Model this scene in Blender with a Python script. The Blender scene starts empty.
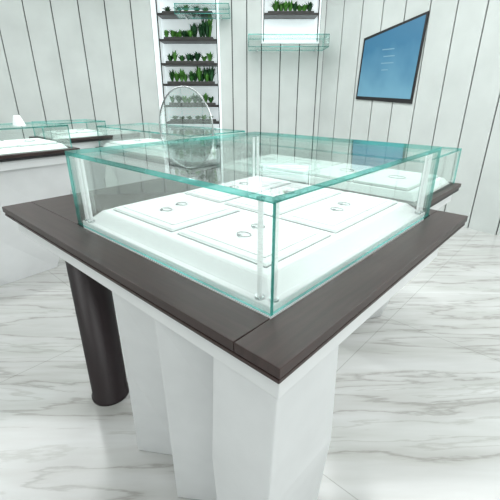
import bpy, bmesh, math, random
from mathutils import Vector, Matrix
random.seed(7)
S=bpy.context.scene
S.view_settings.view_transform='Standard'
col=S.collection

# ---------------- materials ----------------
def newmat(n):
    m=bpy.data.materials.new(n); m.use_nodes=True
    return m, m.node_tree.nodes, m.node_tree.links
def pmat(n,c,rough=.5,metal=0,emit=None,es=0,noise=0,nscale=8,spec=.5,stretch=(1,1,1),bump=0):
    m,N,L=newmat(n); b=N['Principled BSDF']
    b.inputs['Roughness'].default_value=rough; b.inputs['Metallic'].default_value=metal
    b.inputs['Specular IOR Level'].default_value=spec
    b.inputs['Base Color'].default_value=(*c,1)
    if emit: b.inputs['Emission Color'].default_value=(*emit,1); b.inputs['Emission Strength'].default_value=es
    tc=N.new('ShaderNodeTexCoord'); mp=N.new('ShaderNodeMapping'); mp.inputs['Scale'].default_value=stretch
    no=N.new('ShaderNodeTexNoise'); no.inputs['Scale'].default_value=nscale; no.inputs['Detail'].default_value=6
    L.new(tc.outputs['Object'],mp.inputs[0]); L.new(mp.outputs[0],no.inputs['Vector'])
    r=N.new('ShaderNodeValToRGB')
    k=noise
    r.color_ramp.elements[0].position=.3; r.color_ramp.elements[1].position=.7
    r.color_ramp.elements[0].color=(*[max(0,v*(1-k)) for v in c],1)
    r.color_ramp.elements[1].color=(*[min(1,v*(1+k)) for v in c],1)
    L.new(no.outputs['Fac'],r.inputs[0]); L.new(r.outputs[0],b.inputs['Base Color'])
    if bump:
        bp=N.new('ShaderNodeBump'); bp.inputs['Strength'].default_value=bump; bp.inputs['Distance'].default_value=.01
        L.new(no.outputs['Fac'],bp.inputs['Height']); L.new(bp.outputs[0],b.inputs['Normal'])
    return m
WOOD=pmat('dark_wood',(.044,.026,.024),.38,noise=.25,nscale=6,stretch=(14,1,1),bump=.03,spec=.42)
WOOD2=pmat('dark_wood_cross',(.044,.026,.024),.38,noise=.25,nscale=6,stretch=(1,14,1),bump=.03,spec=.42)
BLACK=pmat('black_gap',(.012,.011,.012),.5)
WHITE=pmat('white_lacquer',(.82,.83,.84),.35,noise=.03)
PED=pmat('white_plaster',(.78,.79,.80),.6,noise=.05,nscale=5,bump=.12)
TRAY=pmat('white_leather_glow',(.89,.90,.905),.6,noise=.015,nscale=60,emit=(.95,1,1),es=.33)  # white leather with emission added so the tray looks brightly lit
TRAYR=pmat('white_leather_display_glow',(.84,.89,.87),.6,noise=.02,nscale=60,emit=(.9,1,.97),es=.2)  # counter trays carry a weaker added glow in the same way
SEAM=pmat('tray_seam',(.09,.11,.12),.6)
STEEL=pmat('polished_steel',(.62,.65,.66),.2,metal=1)
ROD=pmat('satin_rod_glow',(.85,.88,.89),.3,noise=.02,emit=(1,1,1),es=.3)  # white rods with a little emission added to show brighter
BOARD=pmat('painted_board',(.63,.665,.65),.5,noise=.06,nscale=3)
BACK=pmat('board_gap_dark',(.06,.063,.063),.8)
CEIL=pmat('ceiling_paint',(.8,.8,.79),.8)
LEG=pmat('dark_column',(.016,.007,.009),.4,noise=.2)
SHELF=pmat('shelf_dark',(.028,.026,.025),.45,noise=.2)
NICHE=pmat('niche_white_glow',(.88,.92,.93),.6,emit=(.88,.98,1),es=.42)  # white surface made to glow, adds to the niche's bright lighting
GREENS=[pmat('leaf_a',(.035,.15,.03),.5,noise=.4),pmat('leaf_b',(.10,.30,.05),.5,noise=.4),pmat('leaf_c',(.02,.09,.03),.5,noise=.4)]
POT=pmat('planter',(.06,.06,.055),.6)
SILVER=pmat('silver_jewelry',(.26,.26,.28),.3,metal=1)
def edgemat():
    m,N,L=newmat('glass_edge_teal'); b=N['Principled BSDF']; o=N['Material Output']
    tc=N.new('ShaderNodeTexCoord'); no=N.new('ShaderNodeTexNoise'); no.inputs['Scale'].default_value=4
    L.new(tc.outputs['Object'],no.inputs['Vector'])
    r=N.new('ShaderNodeValToRGB'); r.color_ramp.elements[0].position=.4; r.color_ramp.elements[1].position=.62
    r.color_ramp.elements[0].color=(.010,.17,.14,1); r.color_ramp.elements[1].color=(.16,.66,.60,1)
    L.new(no.outputs['Fac'],r.inputs[0]); L.new(r.outputs[0],b.inputs['Base Color'])
    b.inputs['Roughness'].default_value=.08
    t=N.new('ShaderNodeBsdfTransparent'); t.inputs[0].default_value=(.5,.93,.88,1)
    mx=N.new('ShaderNodeMixShader'); mx.inputs[0].default_value=.55
    L.new(t.outputs[0],mx.inputs[1]); L.new(b.outputs[0],mx.inputs[2]); L.new(mx.outputs[0],o.inputs[0])
    return m
EDGE=edgemat()
def glassmat(n,tint,boost=1.0):
    m,N,L=newmat(n); N.remove(N['Principled BSDF']); o=N['Material Output']
    t=N.new('ShaderNodeBsdfTransparent'); t.inputs[0].default_value=(*tint,1)
    g=N.new('ShaderNodeBsdfGlossy'); g.inputs['Roughness'].default_value=.0; g.inputs[0].default_value=(.95,1,.98,1)
    f=N.new('ShaderNodeFresnel'); f.inputs[0].default_value=1.45
    mu=N.new('ShaderNodeMath'); mu.operation='MULTIPLY'; mu.inputs[1].default_value=boost
    mx=N.new('ShaderNodeMixShader')
    L.new(f.outputs[0],mu.inputs[0]); L.new(mu.outputs[0],mx.inputs[0]); L.new(t.outputs[0],mx.inputs[1]); L.new(g.outputs[0],mx.inputs[2]); L.new(mx.outputs[0],o.inputs[0])
    return m
GLASS=glassmat('clear_glass',(.975,.993,.988),.45)

def floor_mat():
    m,N,L=newmat('marble_floor'); b=N['Principled BSDF']
    tc=N.new('ShaderNodeTexCoord')
    mp=N.new('ShaderNodeMapping'); mp.inputs['Rotation'].default_value=(0,0,math.radians(-30)); mp.inputs['Scale'].default_value=(.6,4.6,1)
    L.new(tc.outputs['Object'],mp.inputs[0])
    n1=N.new('ShaderNodeTexNoise'); n1.inputs['Scale'].default_value=1.05; n1.inputs['Detail'].default_value=10; n1.inputs['Roughness'].default_value=.55; n1.inputs['Distortion'].default_value=.3
    L.new(mp.outputs[0],n1.inputs['Vector'])
    r1=N.new('ShaderNodeValToRGB'); e=r1.color_ramp.elements
    e[0].position=.0; e[0].color=(.51,.515,.51,1); e[1].position=1; e[1].color=(.62,.63,.625,1)
    for p,c in((.44,(.57,.575,.57)),(.472,(.54,.54,.53)),(.490,(.39,.385,.37)),(.506,(.56,.56,.555)),(.57,(.59,.60,.595)),(.584,(.49,.49,.475)),(.600,(.61,.62,.615))):
        x=e.new(p); x.color=(*c,1)
    L.new(n1.outputs['Fac'],r1.inputs[0])
    n2=N.new('ShaderNodeTexNoise'); n2.inputs['Scale'].default_value=1.6; n2.inputs['Detail'].default_value=5
    L.new(mp.outputs[0],n2.inputs['Vector'])
    r2=N.new('ShaderNodeValToRGB'); r2.color_ramp.elements[0].position=.3; r2.color_ramp.elements[1].position=.65
    r2.color_ramp.elements[0].color=(.78,.775,.75,1); r2.color_ramp.elements[1].color=(1,1,1,1)
    L.new(n2.outputs['Fac'],r2.inputs[0])
    mx=N.new('ShaderNodeMix'); mx.data_type='RGBA'; mx.blend_type='MULTIPLY'; mx.inputs['Factor'].default_value=1
    L.new(r1.outputs[0],mx.inputs['A']); L.new(r2.outputs[0],mx.inputs['B'])
    br=N.new('ShaderNodeTexBrick'); br.offset=0; br.inputs['Scale'].default_value=1; br.inputs['Mortar Size'].default_value=.002
    br.inputs['Brick Width'].default_value=1.2; br.inputs['Row Height'].default_value=1.2
    br.inputs['Color1'].default_value=br.inputs['Color2'].default_value=(1,1,1,1); br.inputs['Mortar'].default_value=(.7,.7,.68,1)
    mp2=N.new('ShaderNodeMapping'); mp2.inputs['Rotation'].default_value=(0,0,math.radians(-47.6)); mp2.inputs['Location'].default_value=(.3,.5,0)
    L.new(tc.outputs['Object'],mp2.inputs[0]); L.new(mp2.outputs[0],br.inputs['Vector'])
    m3=N.new('ShaderNodeMix'); m3.data_type='RGBA'; m3.blend_type='MULTIPLY'; m3.inputs['Factor'].default_value=1
    L.new(mx.outputs['Result'],m3.inputs['A']); L.new(br.outputs['Color'],m3.inputs['B'])
    L.new(m3.outputs['Result'],b.inputs['Base Color'])
    b.inputs['Roughness'].default_value=.13; b.inputs['Specular IOR Level'].default_value=.7
    return m
FLOOR=floor_mat()

# ---------------- helpers ----------------
def mesh(name,verts,faces,mats,midx=None,parent=None,bevel=0,smooth=False):
    me=bpy.data.meshes.new(name); me.from_pydata(verts,[],faces); 
    for m in mats: me.materials.append(m)
    if midx:
        for p,i in zip(me.polygons,midx): p.material_index=i
    bm=bmesh.new(); bm.from_mesh(me); bmesh.ops.recalc_face_normals(bm,faces=bm.faces); bm.to_mesh(me); bm.free()
    if smooth:
        for p in me.polygons: p.use_smooth=True
    o=bpy.data.objects.new(name,me); col.objects.link(o)
    if parent: o.parent=parent
    if bevel:
        b=o.modifiers.new('bev','BEVEL'); b.width=bevel; b.segments=2; b.limit_method='ANGLE'
    return o
def bv(x0,x1,y0,y1,z0,z1):
    return [(x0,y0,z0),(x1,y0,z0),(x1,y1,z0),(x0,y1,z0),(x0,y0,z1),(x1,y0,z1),(x1,y1,z1),(x0,y1,z1)]
BF=[(0,3,2,1),(4,5,6,7),(0,1,5,4),(1,2,6,5),(2,3,7,6),(3,0,4,7)]
def box(name,b,mat,parent=None,bevel=0):
    return mesh(name,bv(*b),BF,[mat],parent=parent,bevel=bevel)
def pane(name,b,axis,parent):
    idx=[1]*6
    for i in {'z':(0,1),'y':(2,4),'x':(3,5)}[axis]: idx[i]=0
    return mesh(name,bv(*b),BF,[GLASS,EDGE],idx,parent)
def frustum(name,b,inset,mat,parent):
    x0,x1,y0,y1,z0,z1=b; v=bv(*b)
    v[4:]=[(x0+inset,y0+inset,z1),(x1-inset,y0+inset,z1),(x1-inset,y1-inset,z1),(x0+inset,y1-inset,z1)]
    return mesh(name,v,BF,[mat],parent=parent,bevel=.002)
def tube(name,pts,r,mat,parent=None,cyclic=False):
    c=bpy.data.curves.new(name,'CURVE'); c.dimensions='3D'; c.bevel_depth=r; c.bevel_resolution=3; c.use_fill_caps=True
    s=c.splines.new('POLY'); s.points.add(len(pts)-1)
    for p,q in zip(s.points,pts): p.co=(*q,1)
    s.use_cyclic_u=cyclic
    c.materials.append(mat); o=bpy.data.objects.new(name,c); col.objects.link(o)
    dg=bpy.context.evaluated_depsgraph_get(); me=bpy.data.meshes.new_from_object(o.evaluated_get(dg)); 
    bpy.data.objects.remove(o); o=bpy.data.objects.new(name,me); col.objects.link(o)
    for p in me.polygons: p.use_smooth=True
    if parent: o.parent=parent
    return o
def lathe(name,prof,mat,parent=None,loc=(0,0,0),n=40):
    v=[];f=[]
    for r,z in prof:
        for i in range(n):
            a=2*math.pi*i/n; v.append((loc[0]+r*math.cos(a),loc[1]+r*math.sin(a),loc[2]+z))
    for k in range(len(prof)-1):
        for i in range(n):
            j=(i+1)%n; f.append((k*n+i,k*n+j,(k+1)*n+j,(k+1)*n+i))
    f.append(tuple(range(n))); f.append(tuple(range((len(prof)-1)*n,len(prof)*n)))
    o=mesh(name,v,f,[mat],parent=parent)
    for p in o.data.polygons[:-2]: p.use_smooth=True
    return o
ANG=math.radians(47.6)
def empty(name,loc,rz=0):
    e=bpy.data.objects.new(name,None); e.location=loc; e.rotation_euler=(0,0,rz); e.empty_display_size=.1; col.objects.link(e); return e

def glass_case(x0,x1,y0,y1,z0,z1,p,t=.008,tt=.012):
    pane('glass_top',(x0,x1,y0,y1,z1-tt,z1),'z',p)
    pane('glass_side_1',(x0,x0+t,y0,y1,z0,z1-tt),'x',p)
    pane('glass_side_2',(x1-t,x1,y0,y1,z0,z1-tt),'x',p)
    pane('glass_side_3',(x0+t,x1-t,y0,y0+t,z0,z1-tt),'y',p)
    pane('glass_side_4',(x0+t,x1-t,y1-t,y1,z0,z1-tt),'y',p)

def ring_pts(cx,cy,z,r,ry=None,n=20,a0=0,a1=2*math.pi):
    ry=ry or r
    return [(cx+r*math.cos(a0+(a1-a0)*i/n),cy+ry*math.sin(a0+(a1-a0)*i/n),z) for i in range(n)]

# ================= MAIN DISPLAY TABLE =================
T=empty('jewelry_display_table',(.045,.424,0),ANG)
E0=.010
LX,LY,TZ=1.035,1.297,.95
cx0,cx1,cy0,cy1=.110,.950,.110,.895
box('board_front',(E0,LX,E0,.106,TZ-.020,TZ),WOOD2,T,.0015)
box('board_left',(E0,.106,.1075,LY,TZ-.020,TZ),WOOD,T,.0015)
box('board_right',(.957,LX,.1075,LY,TZ-.020,TZ),WOOD,T,.0015)
box('board_back',(.1075,.9555,.902,LY,TZ-.020,TZ),WOOD2,T,.0015)
box('top_core',(E0+.012,LX-.012,E0+.012,LY-.012,TZ-.026,TZ-.0205),BLACK,T)
box('lower_rim',(E0+.003,LX-.003,E0+.003,LY-.003,TZ-.034,TZ-.026),WOOD,T,.0015)
box('apron',(.036,LX-.20,.030,LY-.04,TZ-.092,TZ-.034),WHITE,T,.002)
zt0=TZ-.092
loops=[
 (zt0,[(.040,.036),(.245,.036),(.70,.36),(.68,.82),(.36,.85),(.045,.60),(.085,.46),(.042,.40),(.14,.28),(.045,.20)]),
 (.52,[(.048,.055),(.30,.055),(.76,.40),(.72,.85),(.39,.89),(.09,.69),(.16,.53),(.085,.46),(.19,.30),(.055,.235)]),
 (0,[(.09,.12),(.39,.13),(.80,.47),(.75,.86),(.42,.92),(.14,.80),(.25,.63),(.13,.53),(.25,.36),(.10,.26)]),
]
v=[];f=[];n=10
for z,l in loops: v+=[(x,y,z) for x,y in l]
for k in range(2):
    for i in range(n):
        j=(i+1)%n; a,b,c,d=k*n+i,k*n+j,(k+1)*n+j,(k+1)*n+i
        f+=[(a,b,c),(a,c,d)]
f+=[tuple(range(n)),tuple(range(2*n,3*n))]
mesh('pedestal',v,f,[PED],parent=T,bevel=.006)
lathe('column_leg',[(.086,0),(.086,.012),(.080,.015),(.076,TZ-.092)],LEG,T,(.225,1.175,0))
glass_case(cx0,cx1,cy0,cy1,TZ-.0,TZ+.225,T,.007,.012)
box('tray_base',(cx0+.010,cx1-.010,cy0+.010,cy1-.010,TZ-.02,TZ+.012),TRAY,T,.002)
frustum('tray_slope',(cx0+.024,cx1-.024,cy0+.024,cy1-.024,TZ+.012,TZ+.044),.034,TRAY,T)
px0,px1,py0,py1=cx0+.070,cx1-.070,cy0+.070,cy1-.070
zt=TZ+.044
def pad(i,a,b,c,d,h=.009):
    X0=px0+(px1-px0)*a; X1=px0+(px1-px0)*b; Y0=py0+(py1-py0)*c; Y1=py0+(py1-py0)*d
    box(f'pad_line_{i}',(X0-.003,X1+.003,Y0-.003,Y1+.003,zt-.001,zt+.0012),SEAM,T)
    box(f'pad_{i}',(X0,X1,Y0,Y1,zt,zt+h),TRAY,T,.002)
    box(f'pad_inset_line_{i}',(X0+.020,X1-.020,Y0+.020,Y1-.020,zt+h-.001,zt+h+.0004),SEAM,T)
    box(f'pad_inset_{i}',(X0+.0216,X1-.0216,Y0+.0216,Y1-.0216,zt+h-.001,zt+h+.0009),TRAY,T)
    return (X0+X1)/2,(Y0+Y1)/2,zt+h+.002
cs=[pad(1,.02,.38,.02,.48),pad(2,.02,.38,.52,.98),pad(3,.42,.98,.02,.30),pad(4,.42,.98,.34,.66),pad(5,.42,.98,.70,.98)]
k=0
for (x,y,z) in cs:
    for dx,dy in ((-.035,0),(.035,.015)):
        k+=1
        tube(f'necklace_{k}',ring_pts(x+dx,y+dy,z+.001,.014,.020,24),.0012,SILVER,T,True)
        lathe(f'pendant_{k}',[(.001,0),(.006,.003),(.005,.005),(.001,.006)],SILVER,T,(x+dx-.018,y+dy,z),10)
k=0
rp_=[((cx0+.022,cy0+.046),(cx0+.034,cy0+.020)),((cx1-.050,cy0+.022),(cx1-.022,cy0+.022)),((cx0+.022,cy1-.050),(cx0+.022,cy1-.022)),((cx1-.050,cy1-.035),(cx1-.024,cy1-.035))]
for pr in rp_:
    for (X,Y) in pr:
        k+=1
        tube(f'rod_{k}',[(X,Y,TZ+.012),(X,Y,TZ+.212)],.0055,ROD,T)
        lathe(f'rod_foot_{k}',[(.010,0),(.010,.006)],STEEL,T,(X,Y,TZ+.012),16)
        lathe(f'rod_cap_{k}',[(.008,0),(.008,.005)],STEEL,T,(X,Y,TZ+.2075),16)

M=empty('ghost_reflection_disc',(0,0,0),0)  # added glass disc on a foot, stands in for a round ghost reflection
M.location=(-.295,1.76,TZ); M.rotation_euler=(0,0,math.radians(-38))
R=.175
rp=[(R*math.cos(a),0,.235+R*math.sin(a)) for a in [2*math.pi*i/48 for i in range(48)]]
tube('ghost_disc_rim',rp,.0035,STEEL,M,True)
dv=[(R*.985*math.cos(2*math.pi*i/48),s,.235+R*.985*math.sin(2*math.pi*i/48)) for s in (-.002,.002) for i in range(48)]
df=[tuple(range(48)),tuple(range(48,96))]+[(i,(i+1)%48,48+(i+1)%48,48+i) for i in range(48)]
mesh('ghost_disc_glass',dv,df,[GLASS,EDGE],[0,0]+[1]*48,M)
tube('stem',[(0,0,.01),(0,0,.235-R)],.006,STEEL,M)
lathe('foot',[(.055,0),(.055,.006),(.01,.012)],STEEL,M)

# ================= OTHER DISPLAY CASES =================
def small_case(name,loc,w,d,h=.16,top=.95,m=.04,pedw=(.2,.1)):
    E=empty(name,loc,ANG)
    box('top_board',(0,w,0,d,top-.022,top),WOOD2,E,.0015)
    box('lower_rim',(.006,w-.006,.006,d-.006,top-.042,top-.024),BLACK,E)
    box('apron',(.03,w-.03,.03,d-.03,top-.105,top-.042),WHITE,E,.002)
    a,b=pedw
    z1=top-.105
    l0=[(.05,.05),(w*.5,.07),(w-.05,.05),(w-.06,d-.05),(.06,d-.05)]
    l1=[(.05+a*.5,.05+b*.3),(w*.45,.10),(w-.05-a*.4,.05+b*.6),(w-.06-a*.5,d-.05-b),(.06+a*.3,d-.05-b)]
    l2=[(.05+a,.05+b),(w*.5,.05+b*.7),(w-.05-a,.05+b),(w-.06-a,d-.05-b),(.06+a,d-.05-b)]
    v=[(x,y,z1) for x,y in l0]+[(x,y,.4) for x,y in l1]+[(x,y,0) for x,y in l2]
    f=[]
    for k in range(2):
        for i in range(5):
            j=(i+1)%5; A,B,C,D=k*5+i,k*5+j,(k+1)*5+j,(k+1)*5+i; f+=[(A,B,C),(A,C,D)]
    f+=[(0,1,2,3,4),(10,11,12,13,14)]
    mesh('pedestal',v,f,[PED],parent=E,bevel=.003)
    glass_case(m,w-m,m,d-m,top,top+h,E,.006,.010)
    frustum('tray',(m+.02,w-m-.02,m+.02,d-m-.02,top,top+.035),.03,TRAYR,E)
    nn=max(2,int(round((max(w,d)-2*m)/.32)))
    for i in range(nn):
        if w>=d:
            s=(w-2*m-.14)/nn; x0=m+.07+s*i
            bb=(x0+.01,x0+s-.01,m+.07,d-m-.07)
        else:
            s=(d-2*m-.14)/nn; y0=m+.07+s*i
            bb=(m+.07,w-m-.07,y0+.01,y0+s-.01)
        box(f'pad_line_{i+1}',(bb[0]-.004,bb[1]+.004,bb[2]-.004,bb[3]+.004,top+.034,top+.037),SEAM,E)
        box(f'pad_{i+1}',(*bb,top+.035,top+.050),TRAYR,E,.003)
        tube(f'necklace_{i+1}',ring_pts((bb[0]+bb[1])/2,(bb[2]+bb[3])/2,top+.051,.035,.045,20),.002,SILVER,E,True)
    return E
def loc(x,y):
    c,s=math.cos(ANG),math.sin(ANG)
    return (.045+c*x-s*y,.424+s*x+c*y,0)
small_case('glass_display_counter',loc(1.42,.28),.65,1.45,.20,.85,.03,pedw=(.12,.25))
small_case('glass_display_counter',loc(1.42,1.95),.65,1.50,.20,.85,.03,pedw=(.12,.25))
c,s=math.cos(ANG),math.sin(ANG)
small_case('glass_display_counter',(-1.31-c*1.3,2.93-s*1.3,0),1.3,.60,.17,pedw=(.25,.08))
small_case('glass_display_counter',(-1.31+c*.05-s*.72,2.93+s*.05+c*.72,0),.62,.50,.14)

# ================= ROOM =================
H=3.0
mesh('floor',[(-5,-3,0),(5,-3,0),(5,6.5,0),(-5,6.5,0),(-5,-3,-.05),(5,-3,-.05),(5,6.5,-.05),(-5,6.5,-.05)],BF,[FLOOR])
box('ceiling',(-5,5,-3,6.5,H,H+.05),CEIL)
def board_wall(name,P,Q,w,z0=0,z1=H,gap=.013,th=.02):
    P=Vector((*P,0));Q=Vector((*Q,0)); d=(Q-P); Ln=d.length; d.normalize(); nrm=Vector((-d.y,d.x,0))
    v=[];f=[];mi=[]
    def add(a,b,o0,o1,za,zb,mt):
        k=len(v)
        for z in (za,zb):
            for (t,o) in ((a,o0),(b,o0),(b,o1),(a,o1)):
                q=P+d*t+nrm*o; v.append((q.x,q.y,z))
        for ff in BF: f.append(tuple(k+i for i in ff)); mi.append(mt)
    N=max(1,round(Ln/w)); ww=Ln/N
    for i in range(N): add(i*ww+gap/2,(i+1)*ww-gap/2,0,th,z0,z1,0)
    add(0,Ln,th,th+.06,z0,z1,1)
    return mesh(name,v,f,[BOARD,BACK],mi)
YB=5.5
board_wall('wall_back_left',(-4.8,4.7),(-1.19,YB),.30)
board_wall('wall_back_middle',(-.425,YB),(.15,YB),.20)
board_wall('wall_back_low',(.15,YB),(.90,YB),.25,0,1.95)
board_wall('wall_back_corner',(.90,YB),(.97,YB),.3)
xr=4.6; yr=YB-(4.6-.97)/.627*.779
board_wall('wall_back_right',(.97,YB),(4.6,yr),.27)
board_wall('wall_right',(4.6,yr),(4.6,-2.8),.4)
board_wall('wall_front',(4.6,-2.8),(-4.8,-2.8),.4)
board_wall('wall_left',(-4.8,-2.8),(-4.8,4.7),.33)
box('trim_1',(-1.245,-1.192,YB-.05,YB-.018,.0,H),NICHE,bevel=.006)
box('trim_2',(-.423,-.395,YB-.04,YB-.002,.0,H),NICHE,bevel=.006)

def leaves(v,f,mi,cx,cy,z,hgt,spread,nl,m):
    for _ in range(nl):
        a=random.uniform(0,2*math.pi); L=hgt*random.uniform(.6,1.15); w=random.uniform(.010,.02)
        lean=random.uniform(.1,1)*spread
        d=Vector((math.cos(a),math.sin(a)*.6,0)); sd=Vector((-d.y,d.x,0)).normalized()
        p0=Vector((cx,cy,z))+d*.012
        p1=p0+d*lean*.4+Vector((0,0,L*.6)); p2=p0+d*lean+Vector((0,0,L*(1-.25*lean/max(spread,.01))))
        k=len(v)
        v+= [tuple(p0-sd*w*.3),tuple(p0+sd*w*.3),tuple(p1+sd*w),tuple(p1-sd*w),tuple(p2)]
        f+=[(k,k+1,k+2,k+3),(k+3,k+2,k+4)]; mi+=[m,m]
def niche(x0,x1,shelves,zb,plants):
    E=empty('plant_shelf_unit',(0,0,0))
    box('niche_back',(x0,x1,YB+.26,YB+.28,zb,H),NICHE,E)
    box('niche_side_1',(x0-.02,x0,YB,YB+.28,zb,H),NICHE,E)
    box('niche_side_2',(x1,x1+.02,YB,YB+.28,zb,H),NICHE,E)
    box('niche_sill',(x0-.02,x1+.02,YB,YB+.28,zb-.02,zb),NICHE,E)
    box('niche_frame_1',(x0,x0+.012,YB-.004,YB+.02,zb,H),SHELF,E)
    box('niche_frame_2',(x1-.012,x1,YB-.004,YB+.02,zb,H),SHELF,E)
    v=[];f=[];mi=[]
    for i,z in enumerate(shelves):
        box(f'shelf_{i+1}',(x0+.013,x1-.013,YB-.02,YB+.26,z-.028,z),SHELF,E,.002)
        box(f'planter_{i+1}',(x0+.06,x1-.06,YB+.04,YB+.14,z,z+.03),POT,E,.003)
        for (t,h,sp,nl,m) in plants[i]:
            leaves(v,f,mi,x0+.08+(x1-x0-.16)*t,YB+.09+random.uniform(-.02,.02),z+.025,h,sp,nl,m)
    P=mesh('plants',v,f,GREENS,mi); P.parent=E
def row(n,hmin,hmax,t0=0,t1=1):
    return [(t0+(t1-t0)*(i+.5)/n+random.uniform(-.03,.03),random.uniform(hmin,hmax),random.uniform(.06,.11),random.randint(26,44),random.choice([0,1,1,2])) for i in range(n)]
niche(-1.19,-.425,[.98,1.20,1.47,1.72,2.00,2.29,2.58],.90,
  [row(6,.05,.09),row(8,.07,.14),row(9,.12,.17)+row(3,.18,.24,.65,1),row(8,.08,.14),row(7,.06,.12,0,.6)+row(6,.16,.26,.55,1),row(5,.05,.08),row(8,.08,.14)])
box('wall_niche_base',(-1.19,-.425,YB,YB+.02,0,.88),BOARD)
niche(.17,.88,[2.29,2.58],1.97,[row(8,.08,.16,.1,1),row(8,.10,.18)])

def ghost_glass(x0,x1,z,dep=.35,h=.12):  # added glass boxes standing in for faint ghost reflections by the wall
    E=empty('ghost_reflection_glass',(0,0,0))
    pane('glass_top',(x0,x1,YB-dep,YB-.022,z+h,z+h+.010),'z',E)
    pane('glass_bottom',(x0,x1,YB-dep,YB-.022,z,z+.008),'z',E)
    pane('glass_front',(x0,x1,YB-dep,YB-dep+.006,z+.008,z+h),'y',E)
    pane('glass_end_1',(x0,x0+.006,YB-dep+.006,YB-.022,z+.008,z+h),'x',E)
    pane('glass_end_2',(x1-.006,x1,YB-dep+.006,YB-.022,z+.008,z+h),'x',E)
    box('bracket_1',(x0+.1,x0+.12,YB-.2,YB+.0,z-.012,z),STEEL,E)
    box('bracket_2',(x1-.12,x1-.1,YB-.2,YB+.0,z-.012,z),STEEL,E)
ghost_glass(-.02,.95,1.86,.45,.13)
ghost_glass(-.90,-.25,2.22,.35,.10)
d=Vector((.627,-.779,0)).normalized(); nr=Vector((-.779,-.627,0))
def onwall(X,o):
    t=(X-.97)/.627; q=Vector((.97,YB,0))+d*t*1.0+nr*o; return q
def poster():
    m,N,L=newmat('blue_print'); b=N['Principled BSDF']; b.inputs['Roughness'].default_value=.3
    tc=N.new('ShaderNodeTexCoord'); sp=N.new('ShaderNodeSeparateXYZ'); L.new(tc.outputs['Generated'],sp.inputs[0])
    no=N.new('ShaderNodeTexNoise'); no.inputs['Scale'].default_value=2.5; L.new(tc.outputs['Generated'],no.inputs['Vector'])
    ad=N.new('ShaderNodeMath'); ad.operation='MULTIPLY_ADD'; ad.inputs[1].default_value=.6; L.new(no.outputs['Fac'],ad.inputs[0]); L.new(sp.outputs['Z'],ad.inputs[2])
    r=N.new('ShaderNodeValToRGB'); r.color_ramp.elements[0].color=(.17,.38,.52,1); r.color_ramp.elements[1].color=(.05,.19,.33,1); r.color_ramp.elements[0].position=.3
    L.new(ad.outputs[0],r.inputs[0]); L.new(r.outputs[0],b.inputs['Base Color'])
    E=empty('blue_wall_poster',(0,0,0))
    xs=(1.355,1.80); cor=[(xs[0],1.315),(xs[1],1.285),(xs[1]+.02,2.09),(xs[0]+.02,1.92)]
    def slab(name,cc,o0,o1,mat):
        v=[]
        for o in (o0,o1):
            for X,z in cc:
                q=onwall(X,o); v.append((q.x,q.y,z))
        return mesh(name,v,[(0,1,2,3),(4,5,6,7),(0,1,5,4),(1,2,6,5),(2,3,7,6),(3,0,4,7)],[mat],parent=E)
    fr=[(xs[0]-.014,1.28),(xs[1]+.014,1.235),(xs[1]+.034,2.12),(xs[0]+.006,1.945)]
    slab('frame',fr,.001,.015,BLACK); slab('print',cor,.015,.018,m)
    TXT=pmat('print_lettering',(.22,.40,.52),.5)
    for i in range(4):
        z=1.80-i*.07; a=1.53+random.uniform(0,.02); b_=a+random.uniform(.05,.10)
        slab(f'lettering_{i+1}',[(a,z),(b_,z),(b_,z+.010),(a,z+.010)],.018,.0195,TXT)
poster()
W=empty('jewelry_display_stand',(-1.69,2.86,.95+.17),ANG)
mesh('stand_wedge',[(-.03,-.04,0),(.03,-.04,0),(.03,.06,0),(-.03,.06,0),(-.02,.02,.07),(.02,.02,.07),(.02,.035,.07),(-.02,.035,.07)],BF,[WHITE],parent=W,bevel=.002)

# ================= LIGHTS =================
def area(name,locv,sx,sy,e,color=(1,1,1),rot=(0,0,0)):
    l=bpy.data.lights.new(name,'AREA'); l.shape='RECTANGLE'; l.size=sx; l.size_y=sy; l.energy=e; l.color=color
    o=bpy.data.objects.new(name,l); o.location=locv; o.rotation_euler=rot; col.objects.link(o); return o
for i,(x,y,e) in enumerate([(-3,-.5,38),(0,-1.2,38),(3,-.5,60),(-2.8,3,46),(0,3.6,54),(2.4,2,58)]):
    area(f'ceiling_light_{i+1}',(x,y,H-.02),2.0,2.0,e,(.97,1,.995))
def spot(name,locv,target,e,ang,blend=.4):
    l=bpy.data.lights.new(name,'SPOT'); l.energy=e; l.spot_size=math.radians(ang); l.spot_blend=blend; l.shadow_soft_size=.05; l.color=(.95,1,1)
    o=bpy.data.objects.new(name,l); o.location=locv; o.rotation_euler=(Vector(target)-Vector(locv)).to_track_quat('-Z','Y').to_euler(); col.objects.link(o)
mc=loc(.54,.51)
spot('tray_spot_main',(mc[0]+.5,mc[1]+.35,H-.05),(mc[0],mc[1],.95),90,28)  # unseen spot added to brighten the main tray
spot('case_spot_rear',(*loc(1.75,1.0)[:2],H-.05),(*loc(1.75,1.0)[:2],.85),60,40)  # added spot for the rear counter trays, source out of view
spot('case_spot_rear.001',(*loc(1.75,2.7)[:2],H-.05),(*loc(1.75,2.7)[:2],.85),60,40)  # second added spot along the rear counters, also unseen
spot('case_spot_left',(-2.1,2.7,H-.05),(-2.1,2.7,.95),60,40)  # unseen spot added above the left cases
area('niche_light',(-.81,YB+.1,H-.03),.7,.15,10,(.9,1,1))
w=bpy.data.worlds.new('world'); S.world=w; w.use_nodes=True; w.node_tree.nodes['Background'].inputs[0].default_value=(.7,.75,.75,1); w.node_tree.nodes['Background'].inputs[1].default_value=.5

cam=bpy.data.cameras.new('camera'); cam.lens=26.64; cam.sensor_width=36; cam.clip_start=.02
co=bpy.data.objects.new('camera',cam); co.location=(0,0,1.325); co.rotation_euler=(math.radians(67.3),0,0); col.objects.link(co); S.camera=co
